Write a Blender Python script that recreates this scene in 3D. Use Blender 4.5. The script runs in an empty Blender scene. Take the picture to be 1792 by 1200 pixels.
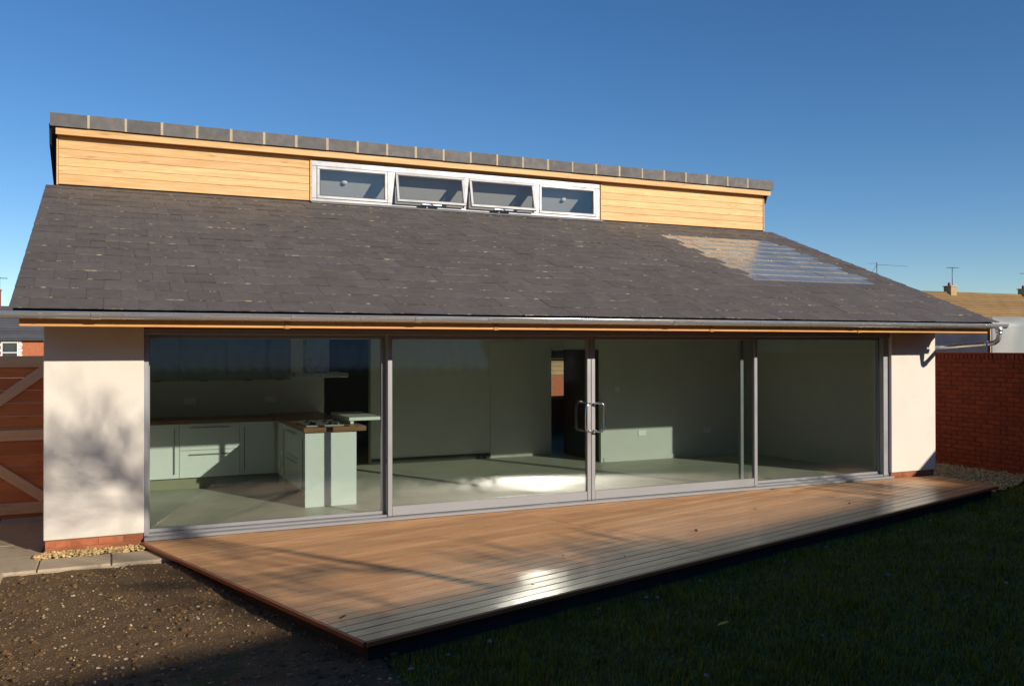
import bpy, bmesh, math, random
from mathutils import Matrix, Vector, noise
R = math.radians
random.seed(7)
scene = bpy.context.scene
COL = scene.collection

# ------------------------------------------------------------------ camera
cd = bpy.data.cameras.new("camera"); cam = bpy.data.objects.new("camera", cd); COL.objects.link(cam)
YAW, PITCH, ROLL = R(24.2853), R(0.2973), R(-0.0951)
fw = Vector((math.sin(YAW) * math.cos(PITCH), math.cos(YAW) * math.cos(PITCH), math.sin(PITCH)))
rt = Vector((math.cos(YAW), -math.sin(YAW), 0)); up = rt.cross(fw)
rt2 = rt * math.cos(ROLL) + up * math.sin(ROLL); up2 = up * math.cos(ROLL) - rt * math.sin(ROLL)
m = Matrix((rt2, up2, -fw)).transposed().to_4x4(); m.translation = (-0.2937, -9.3379, 1.869)
cam.matrix_world = m
cd.sensor_width = 36.0; cd.lens = 1555.98 / 1792 * 36; cd.clip_end = 3000; cd.clip_start = 0.05
scene.camera = cam

# ------------------------------------------------------------------ sky, sun, exposure
SUN_AZ, SUN_EL = R(25.8), R(19.2)            # azimuth from the facade normal towards +X, elevation
w = bpy.data.worlds.new("World"); scene.world = w; w.use_nodes = True
nt = w.node_tree; nt.nodes.clear()
sky = nt.nodes.new("ShaderNodeTexSky"); sky.sky_type = 'NISHITA'; sky.sun_disc = False
sky.sun_elevation = SUN_EL; sky.sun_rotation = math.pi - SUN_AZ
sky.air_density = 1.0; sky.dust_density = 0.0; sky.ozone_density = 3.0; sky.altitude = 1500
bg = nt.nodes.new("ShaderNodeBackground"); bg.inputs[1].default_value = 0.105
wo = nt.nodes.new("ShaderNodeOutputWorld")
hs = nt.nodes.new('ShaderNodeHueSaturation'); hs.inputs['Hue'].default_value = .504; hs.inputs['Saturation'].default_value = 1.2
nt.links.new(sky.outputs[0], hs.inputs['Color']); nt.links.new(hs.outputs[0], bg.inputs[0]); nt.links.new(bg.outputs[0], wo.inputs[0])
sd = bpy.data.lights.new("sun", 'SUN'); sd.energy = 5.0; sd.angle = R(0.55); sd.color = (1.0, 0.90, 0.76)
sun = bpy.data.objects.new("sun", sd); COL.objects.link(sun)
tosun = Vector((math.sin(SUN_AZ) * math.cos(SUN_EL), -math.cos(SUN_AZ) * math.cos(SUN_EL), math.sin(SUN_EL)))
sun.rotation_euler = tosun.to_track_quat('Z', 'Y').to_euler(); sun.location = (12, -20, 12)
vs = scene.view_settings
vs.view_transform = 'Standard'; vs.look = 'None'; vs.exposure = 0.15; vs.gamma = 1.0; vs.use_curve_mapping = False
scene.render.engine = 'CYCLES'
cy = scene.cycles
cy.max_bounces = 12; cy.transparent_max_bounces = 24; cy.glossy_bounces = 6; cy.diffuse_bounces = 5
cy.caustics_reflective = True; cy.blur_glossy = 10.0; cy.sample_clamp_indirect = 60.0
cy.use_denoising = True

# ------------------------------------------------------------------ materials
def newmat(name):
    mt = bpy.data.materials.new(name); mt.use_nodes = True
    n = mt.node_tree; n.nodes.clear()
    return mt, n, n.nodes.new("ShaderNodeOutputMaterial")
def N(n, t, **kw):
    x = n.nodes.new(t)
    for k, v in kw.items(): setattr(x, k, v)
    return x
def mixrgb(n, a, b, f, mode='MIX'):
    x = N(n, "ShaderNodeMix", data_type='RGBA', blend_type=mode)
    for i, s in ((0, f), (6, a), (7, b)):
        if hasattr(s, 'is_linked'): n.links.new(s, x.inputs[i])
        elif i == 0: x.inputs[0].default_value = s
        else: x.inputs[i].default_value = (*s, 1) if len(s) == 3 else s
    return x.outputs[2]
def ramp(n, src, a, b):
    x = N(n, "ShaderNodeMapRange"); n.links.new(src, x.inputs[0]); x.inputs[1].default_value = a; x.inputs[2].default_value = b
    return x.outputs[0]
def coords(n, scale=(1, 1, 1), offset_random=True):
    tc = N(n, "ShaderNodeTexCoord"); v = tc.outputs['Object']
    if offset_random:
        oi = N(n, "ShaderNodeObjectInfo"); ml = N(n, "ShaderNodeMath", operation='MULTIPLY'); ml.inputs[1].default_value = 61.7
        n.links.new(oi.outputs['Random'], ml.inputs[0])
        ad = N(n, "ShaderNodeVectorMath", operation='ADD'); n.links.new(v, ad.inputs[0]); n.links.new(ml.outputs[0], ad.inputs[1]); v = ad.outputs[0]
    mp = N(n, "ShaderNodeMapping"); mp.inputs['Scale'].default_value = scale; n.links.new(v, mp.inputs[0])
    return mp.outputs[0]
def tex_noise(n, vec, scale, detail=4, rough=.6, dist=0):
    x = N(n, "ShaderNodeTexNoise"); n.links.new(vec, x.inputs['Vector'])
    x.inputs['Scale'].default_value = scale; x.inputs['Detail'].default_value = detail
    x.inputs['Roughness'].default_value = rough; x.inputs['Distortion'].default_value = dist
    return x.outputs[0]
def surf(name, c1, c2, scale=8, rough=.7, bump=.15, rnd=.15, stretch=(1, 1, 1), metal=0, spec=.4, c3=None, c3s=40, c3lo=.62, c3hi=.7, bscale=None, coat=0, rough_var=.1):
    mt, n, out = newmat(name)
    v = coords(n, stretch)
    f = tex_noise(n, v, scale, 6)
    col = mixrgb(n, c1, c2, ramp(n, f, .3, .7))
    if c3:
        g = tex_noise(n, v, c3s, 3); col = mixrgb(n, col, c3, ramp(n, g, c3lo, c3hi))
    if rnd:
        ge = N(n, "ShaderNodeNewGeometry"); oi = N(n, "ShaderNodeObjectInfo")
        ad = N(n, "ShaderNodeMath", operation='ADD'); n.links.new(ge.outputs['Random Per Island'], ad.inputs[0]); n.links.new(oi.outputs['Random'], ad.inputs[1])
        fr = N(n, "ShaderNodeMath", operation='FRACT'); n.links.new(ad.outputs[0], fr.inputs[0])
        mr = N(n, "ShaderNodeMapRange"); n.links.new(fr.outputs[0], mr.inputs[0]); mr.inputs[3].default_value = 1 - rnd; mr.inputs[4].default_value = 1 + rnd
        hv = N(n, "ShaderNodeHueSaturation"); n.links.new(col, hv.inputs['Color']); n.links.new(mr.outputs[0], hv.inputs['Value']); col = hv.outputs[0]
    b = N(n, "ShaderNodeBsdfPrincipled")
    n.links.new(col, b.inputs['Base Color'])
    rr = N(n, "ShaderNodeMapRange"); n.links.new(f, rr.inputs[0]); rr.inputs[1].default_value = .3; rr.inputs[2].default_value = .7
    rr.inputs[3].default_value = max(.02, rough - rough_var); rr.inputs[4].default_value = min(1, rough + rough_var); n.links.new(rr.outputs[0], b.inputs['Roughness'])
    b.inputs['Metallic'].default_value = metal; b.inputs['Specular IOR Level'].default_value = spec; b.inputs['Coat Weight'].default_value = coat
    if bump:
        bp = N(n, "ShaderNodeBump"); bp.inputs['Strength'].default_value = bump; bp.inputs['Distance'].default_value = .02
        h = tex_noise(n, v, bscale or scale * 5, 5); n.links.new(h, bp.inputs['Height']); n.links.new(bp.outputs[0], b.inputs['Normal'])
    n.links.new(b.outputs[0], out.inputs[0])
    return mt
def wood(name, c1, c2, dark, rough=.6, grain=1.0, rnd=.12, spec=.3, knots=True, rough_map=False):
    mt, n, out = newmat(name)
    v = coords(n, (.55 * grain, 9 * grain, 9 * grain))
    f = tex_noise(n, v, 3.2, 6, .65, .6)
    col = mixrgb(n, c1, c2, ramp(n, f, .28, .72))
    g = tex_noise(n, v, 14, 3, .6); col = mixrgb(n, col, dark, ramp(n, g, .6, .95))
    if knots:
        kv = coords(n, (1.0, 5.5, 5.5)); vo = N(n, "ShaderNodeTexVoronoi"); n.links.new(kv, vo.inputs['Vector']); vo.inputs['Scale'].default_value = 2.3
        k = ramp(n, vo.outputs['Distance'], .20, .05); kk = N(n, "ShaderNodeMath", operation='MULTIPLY'); n.links.new(k, kk.inputs[0]); kk.inputs[1].default_value = .55
        col = mixrgb(n, col, dark, kk.outputs[0])
    ge = N(n, "ShaderNodeNewGeometry"); oi = N(n, "ShaderNodeObjectInfo")
    ad = N(n, "ShaderNodeMath", operation='ADD'); n.links.new(ge.outputs['Random Per Island'], ad.inputs[0]); n.links.new(oi.outputs['Random'], ad.inputs[1])
    fr = N(n, "ShaderNodeMath", operation='FRACT'); n.links.new(ad.outputs[0], fr.inputs[0])
    mr = N(n, "ShaderNodeMapRange"); n.links.new(fr.outputs[0], mr.inputs[0]); mr.inputs[3].default_value = 1 - rnd; mr.inputs[4].default_value = 1 + rnd
    hv = N(n, "ShaderNodeHueSaturation"); n.links.new(col, hv.inputs['Color']); n.links.new(mr.outputs[0], hv.inputs['Value'])
    b = N(n, "ShaderNodeBsdfPrincipled"); fin = hv.outputs[0]; b.inputs['Specular IOR Level'].default_value = spec
    if rough_map:
        ge3 = N(n, "ShaderNodeNewGeometry"); mp3 = N(n, "ShaderNodeMapping"); mp3.inputs['Rotation'].default_value = (0, 0, -.277); mp3.inputs['Scale'].default_value = (.55, 2.4, 1); n.links.new(ge3.outputs['Position'], mp3.inputs[0])
        st_ = ramp(n, tex_noise(n, mp3.outputs[0], 1.6, 6, .65), .47, .68); st2 = N(n, "ShaderNodeMath", operation='MULTIPLY'); n.links.new(st_, st2.inputs[0]); st2.inputs[1].default_value = .5
        fin = mixrgb(n, fin, (.27, .125, .055), st2.outputs[0])
    n.links.new(fin, b.inputs['Base Color'])
    if rough_map:       # damp patches across the boards (world space)
        ge2 = N(n, "ShaderNodeNewGeometry"); wn = tex_noise(n, ge2.outputs['Position'], .55, 3, .6)
        # boards nearer the lawn stay wet longer
        dt = N(n, "ShaderNodeVectorMath", operation='DOT_PRODUCT'); n.links.new(ge2.outputs['Position'], dt.inputs[0]); dt.inputs[1].default_value = (.2734, -.9619, 0)
        ad2 = N(n, "ShaderNodeMath", operation='MULTIPLY_ADD'); n.links.new(wn, ad2.inputs[0]); ad2.inputs[1].default_value = 2.2; n.links.new(dt.outputs['Value'], ad2.inputs[2])
        rr = N(n, "ShaderNodeMapRange"); n.links.new(ad2.outputs[0], rr.inputs[0]); rr.inputs[1].default_value = 3.3; rr.inputs[2].default_value = 4.8
        rr.inputs[3].default_value = .6; rr.inputs[4].default_value = .31; n.links.new(rr.outputs[0], b.inputs['Roughness'])
        cw = N(n, 'ShaderNodeMapRange'); n.links.new(ad2.outputs[0], cw.inputs[0]); cw.inputs[1].default_value = 3.4; cw.inputs[2].default_value = 4.8; cw.inputs[4].default_value = .5; n.links.new(cw.outputs[0], b.inputs['Coat Weight']); b.inputs['Coat Roughness'].default_value = .26; b.inputs['Coat IOR'].default_value = 1.4
    else: b.inputs['Roughness'].default_value = rough
    bp = N(n, "ShaderNodeBump"); bp.inputs['Strength'].default_value = .2; bp.inputs['Distance'].default_value = .01
    n.links.new(f, bp.inputs['Height']); n.links.new(bp.outputs[0], b.inputs['Normal'])
    n.links.new(b.outputs[0], out.inputs[0])
    return mt
def glass(name, tint, f0=.07, dirt=0.0, rough=0.0):
    mt, n, out = newmat(name)
    tr = N(n, "ShaderNodeBsdfTransparent"); tr.inputs[0].default_value = (*tint, 1)
    gl = N(n, "ShaderNodeBsdfGlossy"); gl.inputs['Roughness'].default_value = rough; gl.inputs[0].default_value = (1, 1, 1, 1)
    lw = N(n, "ShaderNodeLayerWeight"); lw.inputs[0].default_value = .5
    p = N(n, "ShaderNodeMath", operation='POWER'); n.links.new(lw.outputs['Facing'], p.inputs[0]); p.inputs[1].default_value = 5
    mr = N(n, "ShaderNodeMapRange"); n.links.new(p.outputs[0], mr.inputs[0]); mr.inputs[3].default_value = f0; mr.inputs[4].default_value = 1
    mx = N(n, "ShaderNodeMixShader"); n.links.new(mr.outputs[0], mx.inputs[0]); n.links.new(tr.outputs[0], mx.inputs[1]); n.links.new(gl.outputs[0], mx.inputs[2])
    res = mx.outputs[0]
    if dirt:
        df = N(n, "ShaderNodeBsdfDiffuse"); df.inputs[0].default_value = (.5, .5, .45, 1)
        v = coords(n, (1, 1, 1)); f = tex_noise(n, v, 3, 6, .7); q = ramp(n, f, .4, .9)
        qq = N(n, "ShaderNodeMath", operation='MULTIPLY'); n.links.new(q, qq.inputs[0]); qq.inputs[1].default_value = dirt
        m2 = N(n, "ShaderNodeMixShader"); n.links.new(qq.outputs[0], m2.inputs[0]); n.links.new(res, m2.inputs[1]); n.links.new(df.outputs[0], m2.inputs[2]); res = m2.outputs[0]
    n.links.new(res, out.inputs[0])
    return mt
M = {}
M['render'] = surf('cream render', (.66, .62, .55), (.62, .58, .51), 1.3, .85, .12, 0, c3=(.585, .54, .47), c3s=3, c3lo=.6, c3hi=.8, bscale=120)
M['plaster'] = surf('white plaster', (.60, .59, .55), (.56, .55, .51), 2, .8, .03, 0)
M['dark_paint'] = surf('near black paint', (.03, .027, .022), (.022, .02, .018), 3, .5, .03, 0)
M['slate'] = surf('grey slate', (.138, .116, .102), (.100, .087, .079), 6, .66, .3, .09, spec=.3, c3=(.155, .13, .10), c3s=20, bscale=40)
M['slate_edge'] = surf('chipped slate edge', (.10, .086, .072), (.035, .031, .03), 9, .75, .3, .4, c3=(.26, .215, .145), c3s=12, c3lo=.57, c3hi=.68)
M['glass_slate'] = surf('glass slate', (.24, .24, .225), (.20, .20, .19), 9, .2, .12, .14, spec=.7, coat=.15, rough_var=.1)
M['roof_felt'] = surf('roof underlay', (.03, .03, .03), (.04, .04, .04), 5, .9, 0, 0)
M['mortar'] = surf('pale mortar', (.48, .40, .28), (.40, .33, .23), 30, .9, .4, .1)
M['ridge'] = surf('grey ridge tile', (.125, .112, .105), (.10, .092, .088), 9, .7, .2, .12, bscale=60)
M['larch'] = wood('larch cladding', (.72, .48, .225), (.53, .285, .095), (.34, .14, .04), .55, 1, .17)
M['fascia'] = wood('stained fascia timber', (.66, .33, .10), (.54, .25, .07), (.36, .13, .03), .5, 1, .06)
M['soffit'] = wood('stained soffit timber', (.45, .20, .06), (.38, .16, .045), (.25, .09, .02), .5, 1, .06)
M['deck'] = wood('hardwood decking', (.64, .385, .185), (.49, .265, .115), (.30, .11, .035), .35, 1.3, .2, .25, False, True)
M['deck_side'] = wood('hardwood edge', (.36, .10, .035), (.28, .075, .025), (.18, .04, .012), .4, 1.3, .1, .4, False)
M['gate'] = wood('red brown gate timber', (.56, .20, .07), (.42, .135, .045), (.24, .07, .025), .6, 1, .18)
M['gate_rail'] = wood('weathered gate rail', (.72, .48, .29), (.60, .38, .22), (.34, .19, .10), .65, 1, .1)
M['alu'] = surf('silver aluminium', (.27, .27, .28), (.24, .24, .25), 3, .42, .02, .03, metal=.35, spec=.4)
M['alu_dull'] = surf('grey aluminium', (.32, .33, .34), (.28, .29, .30), 3, .45, .02, .03, metal=.5)
M['steel'] = surf('galvanised steel', (.76, .76, .75), (.64, .65, .65), 4, .27, .03, .05, metal=.8)
M['chrome'] = surf('polished steel', (.75, .74, .72), (.7, .7, .69), 3, .15, 0, 0, metal=1)
M['lead'] = surf('lead flashing', (.24, .24, .245), (.17, .17, .175), 8, .6, .2, 0, metal=.2)
M['black'] = surf('black stained timber', (.012, .012, .013), (.018, .018, .018), 5, .6, .1, 0)
M['gasket'] = surf('black gasket', (.015, .016, .016), (.02, .02, .02), 5, .5, 0, 0)
M['glass'] = glass('green tinted glass', (.84, .89, .865), .095, .0, .05)
M['glass_up'] = glass('clear window glass', (.91, .92, .92), .06)
M['floor'] = surf('power floated screed', (.50, .48, .40), (.42, .41, .34), .9, .5, .04, 0, c3=(.36, .35, .29), c3s=2.5, c3lo=.55, c3hi=.75)
M['white_gloss'] = surf('white gloss unit', (.80, .81, .80), (.78, .79, .78), 2, .22, 0, .03, spec=.5)
M['kick'] = surf('olive grey kickboard', (.30, .285, .19), (.27, .255, .17), 3, .5, 0, 0)
M['frost'] = surf('frosted glass door', (.22, .25, .24), (.20, .23, .22), 2, .25, 0, .04, spec=.5)
M['worktop'] = wood('walnut worktop', (.28, .14, .06), (.17, .075, .03), (.08, .03, .015), .35, 1, .1, .4)
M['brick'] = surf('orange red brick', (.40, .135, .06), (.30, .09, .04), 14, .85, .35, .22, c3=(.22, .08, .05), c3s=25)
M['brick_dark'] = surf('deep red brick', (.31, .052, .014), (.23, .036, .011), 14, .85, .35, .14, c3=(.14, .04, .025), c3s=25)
M['mortar_brown'] = surf('red brown mortar', (.34, .15, .075), (.28, .12, .06), 30, .9, .3, 0)
M['fence'] = wood('pale orange fence timber', (.62, .38, .17), (.50, .28, .11), (.34, .16, .06), .6, 1, .15)
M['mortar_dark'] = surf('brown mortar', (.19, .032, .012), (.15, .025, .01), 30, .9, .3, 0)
M['paving'] = surf('buff concrete slab', (.46, .37, .25), (.39, .31, .205), 4, .85, .25, .07, c3=(.27, .22, .16), c3s=9, c3lo=.6, c3hi=.75, bscale=90)
M['soil'] = surf('gritty bare soil', (.155, .09, .036), (.09, .05, .02), 5, .95, 1.0, 0, c3=(.30, .20, .09), c3s=60, c3lo=.6, c3hi=.66, bscale=45)
M['pebble'] = surf('mixed pebbles', (.24, .16, .075), (.16, .095, .045), 9, .8, .2, .55, c3=(.40, .31, .20), c3s=8, c3lo=.55, c3hi=.6)
M['gravel'] = surf('golden gravel', (.56, .41, .19), (.42, .28, .12), 9, .8, .2, .4)
M['stone_white'] = surf('pale stone', (.30, .28, .25), (.22, .2, .18), 9, .8, .2, .2)
M['lawn_soil'] = surf('lawn soil', (.075, .075, .012), (.05, .055, .010), 3, .95, .5, 0)
M['grass'] = surf('grass blades', (.25, .20, .014), (.15, .135, .010), 2, .6, 0, .35, spec=.25)
M['ground'] = surf('far ground', (.10, .11, .05), (.13, .11, .07), .1, .95, 0, 0)
M['tile_brown'] = surf('brown concrete tiles', (.27, .165, .065), (.21, .125, .05), .8, .85, .2, .12)
M['brick_yellow'] = surf('buff brick', (.46, .33, .16), (.38, .26, .12), 6, .85, .2, .1)
M['far_slate'] = surf('far slate', (.09, .09, .095), (.07, .07, .075), 2, .8, .2, .15)
M['white_paint'] = surf('white paint', (.78, .76, .72), (.74, .72, .68), 3, .6, 0, 0)
M['tarp'] = surf('pale grey sheeting', (.27, .285, .28), (.22, .235, .23), 1.5, .45, .1, 0)
M['corrugated'] = surf('weathered corrugated sheet', (.72, .68, .60), (.58, .54, .47), 2, .75, .1, .1)
M['bark'] = surf('grey brown bark', (.10, .075, .05), (.06, .045, .03), 10, .9, .4, .1)
M['dark_glass'] = surf('dark window glass', (.05, .06, .06), (.06, .07, .07), 2, .08, 0, 0, spec=.6)
M['leaf_yellow'] = surf('fallen leaf', (.55, .42, .05), (.42, .25, .04), 20, .6, .1, .2)
M['leaf_brown'] = surf('dead leaf', (.10, .055, .025), (.06, .035, .015), 20, .7, .1, .2)
M['metal_dark'] = surf('dark aerial metal', (.10, .10, .11), (.08, .08, .09), 5, .5, 0, 0, metal=.3)

# ------------------------------------------------------------------ mesh helpers
def link(name, me, mats, parent=None, mw=None, **props):
    o = bpy.data.objects.new(name, me); COL.objects.link(o)
    if me is not None and mats is not None and not me.materials:
        for q in (mats if isinstance(mats, (list, tuple)) else [mats]): me.materials.append(M[q] if isinstance(q, str) else q)
    mw = mw or Matrix.Identity(4)
    o.matrix_basis = mw
    if parent is not None:
        o.parent = parent; o.matrix_parent_inverse = parent.matrix_basis.inverted()
    for k, v in props.items(): o[k] = v
    return o
def thing(name, loc, label, category, group=None):
    o = bpy.data.objects.new(name, None); COL.objects.link(o); o.empty_display_size = .2
    o.matrix_basis = Matrix.Translation(loc); o['label'] = label; o['category'] = category
    if group: o['group'] = group
    return o
def mesh(name, vs_, fs_, smooth=False, mi=None):
    me = bpy.data.meshes.new(name); me.from_pydata(vs_, [], fs_); me.update()
    if smooth: me.polygons.foreach_set('use_smooth', [True] * len(me.polygons))
    if mi: me.polygons.foreach_set('material_index', mi)
    return me
BOXF = [(0, 3, 2, 1), (4, 5, 6, 7), (0, 1, 5, 4), (1, 2, 6, 5), (2, 3, 7, 6), (3, 0, 4, 7)]
def boxv(x0, x1, y0, y1, z0, z1):
    return [(x0, y0, z0), (x1, y0, z0), (x1, y1, z0), (x0, y1, z0), (x0, y0, z1), (x1, y0, z1), (x1, y1, z1), (x0, y1, z1)]
def bevel_me(me, off, seg=1):
    bm = bmesh.new(); bm.from_mesh(me)
    bmesh.ops.bevel(bm, geom=bm.edges[:], offset=off, segments=seg, affect='EDGES', profile=.5)
    bm.to_mesh(me); bm.free(); return me
def box(name, x0, x1, y0, y1, z0, z1, mat, parent=None, bev=.004, frame=None, **props):
    """one box as one object, origin at its centre; frame: matrix the numbers are given in"""
    cx, cy_, cz = (x0 + x1) / 2, (y0 + y1) / 2, (z0 + z1) / 2
    me = mesh(name, boxv(x0 - cx, x1 - cx, y0 - cy_, y1 - cy_, z0 - cz, z1 - cz), BOXF)
    b = min(bev, .3 * min(x1 - x0, y1 - y0, z1 - z0))
    if b > 0: bevel_me(me, b)
    mw = Matrix.Translation((cx, cy_, cz))
    if frame is not None: mw = frame @ mw
    return link(name, me, mat, parent, mw, **props)
def boxes(name, lst, mat, parent=None, bev=.003, **props):
    """touching bars of one rigid part (a welded frame) as one mesh"""
    V, F = [], []
    for b in lst:
        k = len(V); V += boxv(*b); F += [tuple(i + k for i in f) for f in BOXF]
    me = mesh(name, V, F)
    if bev: bevel_me(me, bev)
    return link(name, me, mat, parent, None, **props)
def prism(name, poly, axis, a, b, mat, parent=None, **props):
    """extrude polygon along axis; axis 'x': poly is (y,z); 'z': poly is (x,y)"""
    n_ = len(poly)
    f = {'x': lambda t, p: (t, p[0], p[1]), 'y': lambda t, p: (p[0], t, p[1]), 'z': lambda t, p: (p[0], p[1], t)}[axis]
    V = [f(a, p) for p in poly] + [f(b, p) for p in poly]
    F = [tuple(range(n_)), tuple(range(2 * n_ - 1, n_ - 1, -1))] + [(i, (i + 1) % n_, (i + 1) % n_ + n_, i + n_) for i in range(n_)]
    me = mesh(name, V, F)
    bm = bmesh.new(); bm.from_mesh(me); bmesh.ops.recalc_face_normals(bm, faces=bm.faces); bm.to_mesh(me); bm.free()
    return link(name, me, mat, parent, None, **props)
def tube_data(pts, rads, seg=8, cap=True):
    pts = [Vector(p) for p in pts]; V, F = [], []
    prev = None
    for i, p in enumerate(pts):
        d = (pts[min(i + 1, len(pts) - 1)] - pts[max(i - 1, 0)]).normalized()
        if prev is None: a = d.orthogonal().normalized()
        else: a = (prev - d * prev.dot(d)); a = a.normalized() if a.length > 1e-6 else d.orthogonal().normalized()
        prev = a; b = d.cross(a); r = rads[i] if isinstance(rads, (list, tuple)) else rads
        for s in range(seg):
            t = 2 * math.pi * s / seg; V.append(tuple(p + a * (r * math.cos(t)) + b * (r * math.sin(t))))
    for i in range(len(pts) - 1):
        for s in range(seg):
            s2 = (s + 1) % seg; F.append((i * seg + s, i * seg + s2, (i + 1) * seg + s2, (i + 1) * seg + s))
    if cap: F.append(tuple(range(seg - 1, -1, -1))); F.append(tuple((len(pts) - 1) * seg + s for s in range(seg)))
    return V, F
def tube(name, pts, rads, mat, parent=None, seg=10, **props):
    V, F = tube_data(pts, rads, seg); return link(name, mesh(name, V, F, True), mat, parent, None, **props)

# ------------------------------------------------------------------ ground
def sheet(name, pts, z, mat, label=None, **kw):
    me = mesh(name, [(x, y, z) for x, y in pts], [tuple(range(len(pts)))])
    return link(name, me, mat, None, None, kind='structure', **kw)
sheet('ground', [(-1500, -1500), (1500, -1500), (1500, 1500), (-1500, 1500)], -.30, 'ground', label='flat open ground stretching away behind the houses')
# lawn: gently uneven sheet
def grid(x0, x1, y0, y1, nx, ny, zf, keep=None):
    V = [(x0 + (x1 - x0) * i / nx, y0 + (y1 - y0) * j / ny) for j in range(ny + 1) for i in range(nx + 1)]
    F = []
    for j in range(ny):
        for i in range(nx):
            q = (j * (nx + 1) + i, j * (nx + 1) + i + 1, (j + 1) * (nx + 1) + i + 1, (j + 1) * (nx + 1) + i)
            c = (sum(V[k][0] for k in q) / 4, sum(V[k][1] for k in q) / 4)
            if keep is None or keep(*c): F.append(q)
    return [(x, y, zf(x, y)) for x, y in V], F
def nz(x, y, s, a): return noise.noise(Vector((x * s, y * s, 3.1))) * a
def lawn_z(x, y): return -.155 + nz(x, y, .6, .02) + nz(x, y, 2.3, .008)
def soil_z(x, y):
    t = min(1, max(0, (-.6 - y) / 3.0)); return -.075 - .075 * t + nz(x, y, 1.2, .018) + nz(x, y, 6, .012) + nz(x, y, 19, .008)
def soil_edge(y): return 1.36 + nz(0, y, 1.1, .12)
V, F = grid(-3.5, 12.45, -10, 0.2, 110, 70, lawn_z); link('lawn', mesh('lawn', V, F, True), 'lawn_soil', kind='structure', label='dark green lawn in the shade in front of the deck')
V, F = grid(-1.13, 1.62, -8, -.62, 110, 280, lambda x, y: soil_z(x, y) if x < soil_edge(y) - .05 else soil_z(x, y) - .08 * min(1, (x - soil_edge(y) + .05) * 8))
link('soil_bed', mesh('soil_bed', V, F, True), 'soil', kind='structure', label='strip of bare gritty brown soil left of the deck')

# ------------------------------------------------------------------ paving (slabs are pieces of the path)
path = link('path', mesh('path', boxv(-3.4, .35, -.63, 9, -.2, -.072), BOXF), 'mortar', kind='structure', label='buff paved path leading past the gate')
def slab(x0, x1, y0, y1):
    g = .006; z = -.05 + random.uniform(-.003, .003)
    box('paving_slab', x0 + g, x1 - g, y0 + g, y1 - g, -.1, z, 'paving', path, .006)
xs = [-3.04, -2.5, -1.96, -1.42, -.88]
for i in range(4):
    for j in range(9): slab(xs[i], xs[i + 1], -.62 + .6 * j, -.02 + .6 * j)
for x0, x1 in ((-.88, -.29), (-.29, .31)): slab(x0, x1, -.62, -.19)
box('kerb_edging', -1.2, -1.13, -8, -.62, -.2, -.035, 'paving', path, .008)

# ------------------------------------------------------------------ the bungalow
house = thing('bungalow', (4.9, 4, 0), 'cream rendered bungalow with slate roof, larch clad clerestory and wide glass sliding doors', 'house')
W = 9.858; XL, XR = -.865, 10.734
SL = .3874; YE, ZE = -.86, 2.2
def rf(y): return ZE + SL * (y - YE)
# piers with brick plinths
def pier(x0, x1, zb, px0, px1, courses):
    p = box('pier', x0, x1, 0, .34, .078, 2.12, 'render', house, .006)
    z = .066
    for k in range(courses):
        y0 = .022; off = .11 if k % 2 else 0
        x = px0 - off
        while x < px1 - .02:
            a, b = max(x, px0), min(x + .215, px1)
            if b - a > .03: box('brick', a, b - .0, y0, y0 + .1, z - .066, z, 'brick', p, .004)
            x += .225
        z -= .075
    box('plinth_mortar', px0 + .002, px1 - .002, .027, .33, zb, .072, 'mortar_brown', p, 0)
pier(XL, 0, -.2, XL + .012, -.006, 3)
pier(W, XR, -.2, W + .006, XR - .012, 2)
# outer walls, gables, inner walls
def gable(x0, x1):
    prism('gable_wall', [(.345, -.2), (.345, rf(.345) - .12), (3.875, rf(3.8) - .12), (3.88, 4.6), (9.0, 2.62), (9.0, -.2)], 'x', x0, x1, 'render', house)
gable(XL, XL + .25); gable(XR - .25, XR)
floor = box('floor', XL + .26, XR - .26, .2, 8.9, -.1, .02, 'floor', house, 0)
def wall(x0, x1, y0, y1, z0, z1, mat='plaster', nm='room_wall'): return box(nm, x0, x1, y0, y1, z0, z1, mat, house, 0)
wall(XL + .255, -.5, .345, 3.6, .021, 2.45)                     # kitchen side
wall(-.61, 2.54, 3.6, 3.74, .021, 2.45)                         # behind the units
wall(2.40, 2.54, 3.745, 4.395, .021, 2.45)
wall(2.55, 3.45, 4.405, 4.54, 2.0, 2.45)
wall(3.455, 6.65, 4.4, 4.55, .021, 2.45)
wall(6.655, 7.05, 4.405, 4.54, 1.82, 2.45)
wall(6.9, 7.04, 3.285, 4.40, .021, 2.45)
wall(6.9, 9.95, 3.13, 3.28, .021, 2.45)
wall(9.955, 10.12, .345, 3.4, .021, 2.45)
box('door_or_dark_panel', 5.50, 6.28, 4.385, 4.398, .03, 1.98, 'plaster', house, .003)
box('door_or_dark_panel', 6.882, 6.898, 3.20, 4.39, .03, 1.83, 'dark_paint', house, .003, label='dark panel added over the shaded face of the return wall')  # near-black panel puts the darkness of the unlit return wall into colour
box('skirting', 3.46, 5.49, 4.383, 4.398, .021, .11, 'dark_paint', house, .002)
box('skirting', 6.95, 9.95, 3.115, 3.128, .021, .09, 'plaster', house, .002)
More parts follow.
